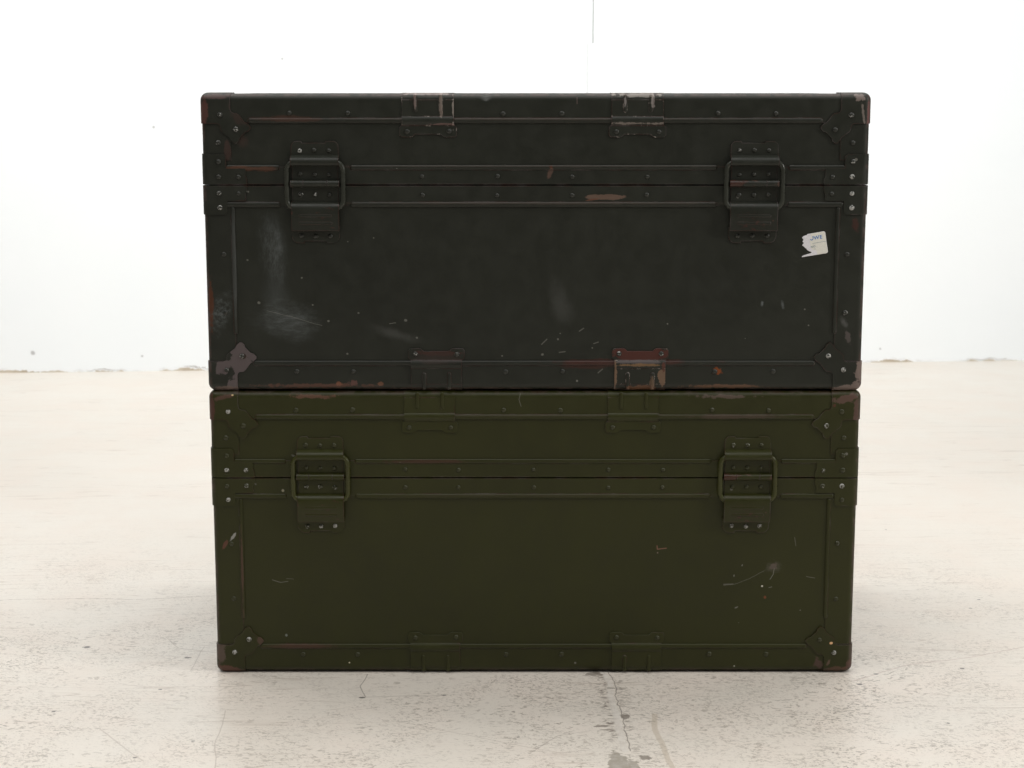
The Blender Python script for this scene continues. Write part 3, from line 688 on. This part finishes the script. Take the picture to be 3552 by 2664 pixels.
m = NT('white_plaster_wall')
w1 = m.noise(1.5, 4, .5)
c = m.mix(m.ramp(w1, .3, .7), (.840, .868, .885), (.868, .890, .900))
wz = m.n('ShaderNodeSeparateXYZ'); m.put(wz.inputs[0], m.co)
# bare, dirty foot of the wall
n1 = m.noise(5, 5, .7); n2 = m.noise(22, 5, .7)
hgt = m.math('MULTIPLY_ADD', n2, .010, m.ramp(n1, .40, .62, -.008, .004))
foot = m.math('LESS_THAN', wz.outputs[2], hgt)
c = m.mix(foot, c, m.mix(m.ramp(m.noise(9, 4, .6), .35, .65), (.44, .37, .28), (.60, .53, .44)))
thin = m.ramp(m.math('ABSOLUTE', m.math('SUBTRACT', wz.outputs[2], m.math('ADD', hgt, .004))), .0022, .0006)
c = m.mix(m.math('MULTIPLY', thin, m.ramp(m.noise(4, 4, .6), .45, .6, 0, .7)), c, (.25, .22, .19))
wob = m.wobble(12, .006)
cy = math.cos(WYAW)
for a, b, w, am in (((232, 1300), (232, 935), 5.2, .95), ((216, 930), (217, 560), 5, .5), ((216, 932), (226, 933), 3, .3), ((269, 880), (268, 560), 4, .15)):
    c = m.mix(m.math('MULTIPLY', m.seg((a[0]/cy, a[1]), (b[0]/cy, b[1]), w, soft=.8, vec=wob), am), c, (.25, .25, .25))
for p, r in (((-1015, 699), 5), ((-650, 890), 4), ((-1379, 57), 8), ((-1070, 44), 4), ((900, 60), 5), ((1100, 40), 4)):
    c = m.mix(m.blob((p[0]/cy, p[1]), (r, r), 0, .5, .5, n2), c, (.5, .5, .5))
m.put(m.b.inputs['Base Color'], c); m.b.inputs['Roughness'].default_value = .75
bp = m.n('ShaderNodeBump'); bp.inputs['Strength'].default_value = .2; bp.inputs['Distance'].default_value = .003
m.put(bp.inputs['Height'], m.noise(14, 4, .6)); m.put(m.b.inputs['Normal'], bp.outputs[0])
bm = bmesh.new()
for v in bmesh.ops.create_cube(bm, size=1)['verts']:
    v.co = ((v.co.x*10), (v.co.y+.5)*.2, (v.co.z+.5)*3.2-.1)
wall = structure(finish(bm, 'wall', m.m, None, 'white plaster wall with a brown grimy foot', smooth=0, scale=1.0, loc=(0, WY, FZ)))
wall.rotation_euler = (0, 0, WYAW)

# ------------------------------------------------------------------ light
def area(name, loc, target, size, power, col=(1, 1, 1), spread=180):
    l = bpy.data.lights.new(name, 'AREA'); l.shape = 'RECTANGLE'; l.size, l.size_y = size; l.energy = power; l.color = col
    l.spread = rad(spread)
    o = bpy.data.objects.new(name, l); COL.objects.link(o); o.location = loc
    o.rotation_euler = (Vector(target)-Vector(loc)).to_track_quat('-Z', 'Y').to_euler()
    return o
area('wall_light', (0, .5, 2.6), (0, 2.75, .9), (5.0, .6), 20, (.95, .985, 1.0), 70)
area('rear_softbox', (-.3, .9, 3.1), (-.3, .85, 0), (4.5, .9), 53, (1, .985, .965), 140)
area('front_fill', (-.5, -1.2, 3.2), (-.5, -.8, 0), (5.0, 2.4), 48, (1, .985, .965), 130)  # added overhead fill, brightens the floor in front of the trunks
area('right_softbox', (2.9, -.95, 1.7), (.2, .1, .4), (.45, .6), 34, (1, .97, .93))
w = bpy.data.worlds.new('World'); S.world = w; w.use_nodes = True
w.node_tree.nodes['Background'].inputs[0].default_value = (1, .98, .95, 1)
w.node_tree.nodes['Background'].inputs[1].default_value = .155

# ------------------------------------------------------------------ camera
cd = bpy.data.cameras.new('camera'); cam = bpy.data.objects.new('camera', cd); COL.objects.link(cam)
cd.sensor_width = 36; cd.lens = 3765/2212*36; cd.clip_end = 60; cd.clip_start = .05
cam.location = (0, -2.35, .81085); cam.rotation_euler = (rad(90-9.7), 0, 0)
cd.dof.use_dof = True; cd.dof.focus_distance = 2.36; cd.dof.aperture_fstop = 13
S.camera = cam
S.view_settings.view_transform = 'Standard'; S.view_settings.look = 'None'
S.view_settings.exposure = 0; S.view_settings.gamma = 1
S.view_settings.use_curve_mapping = False
S.cycles.use_denoising = True
S.cycles.max_bounces = 6
S.cycles.use_adaptive_sampling = True; S.cycles.adaptive_threshold = .02
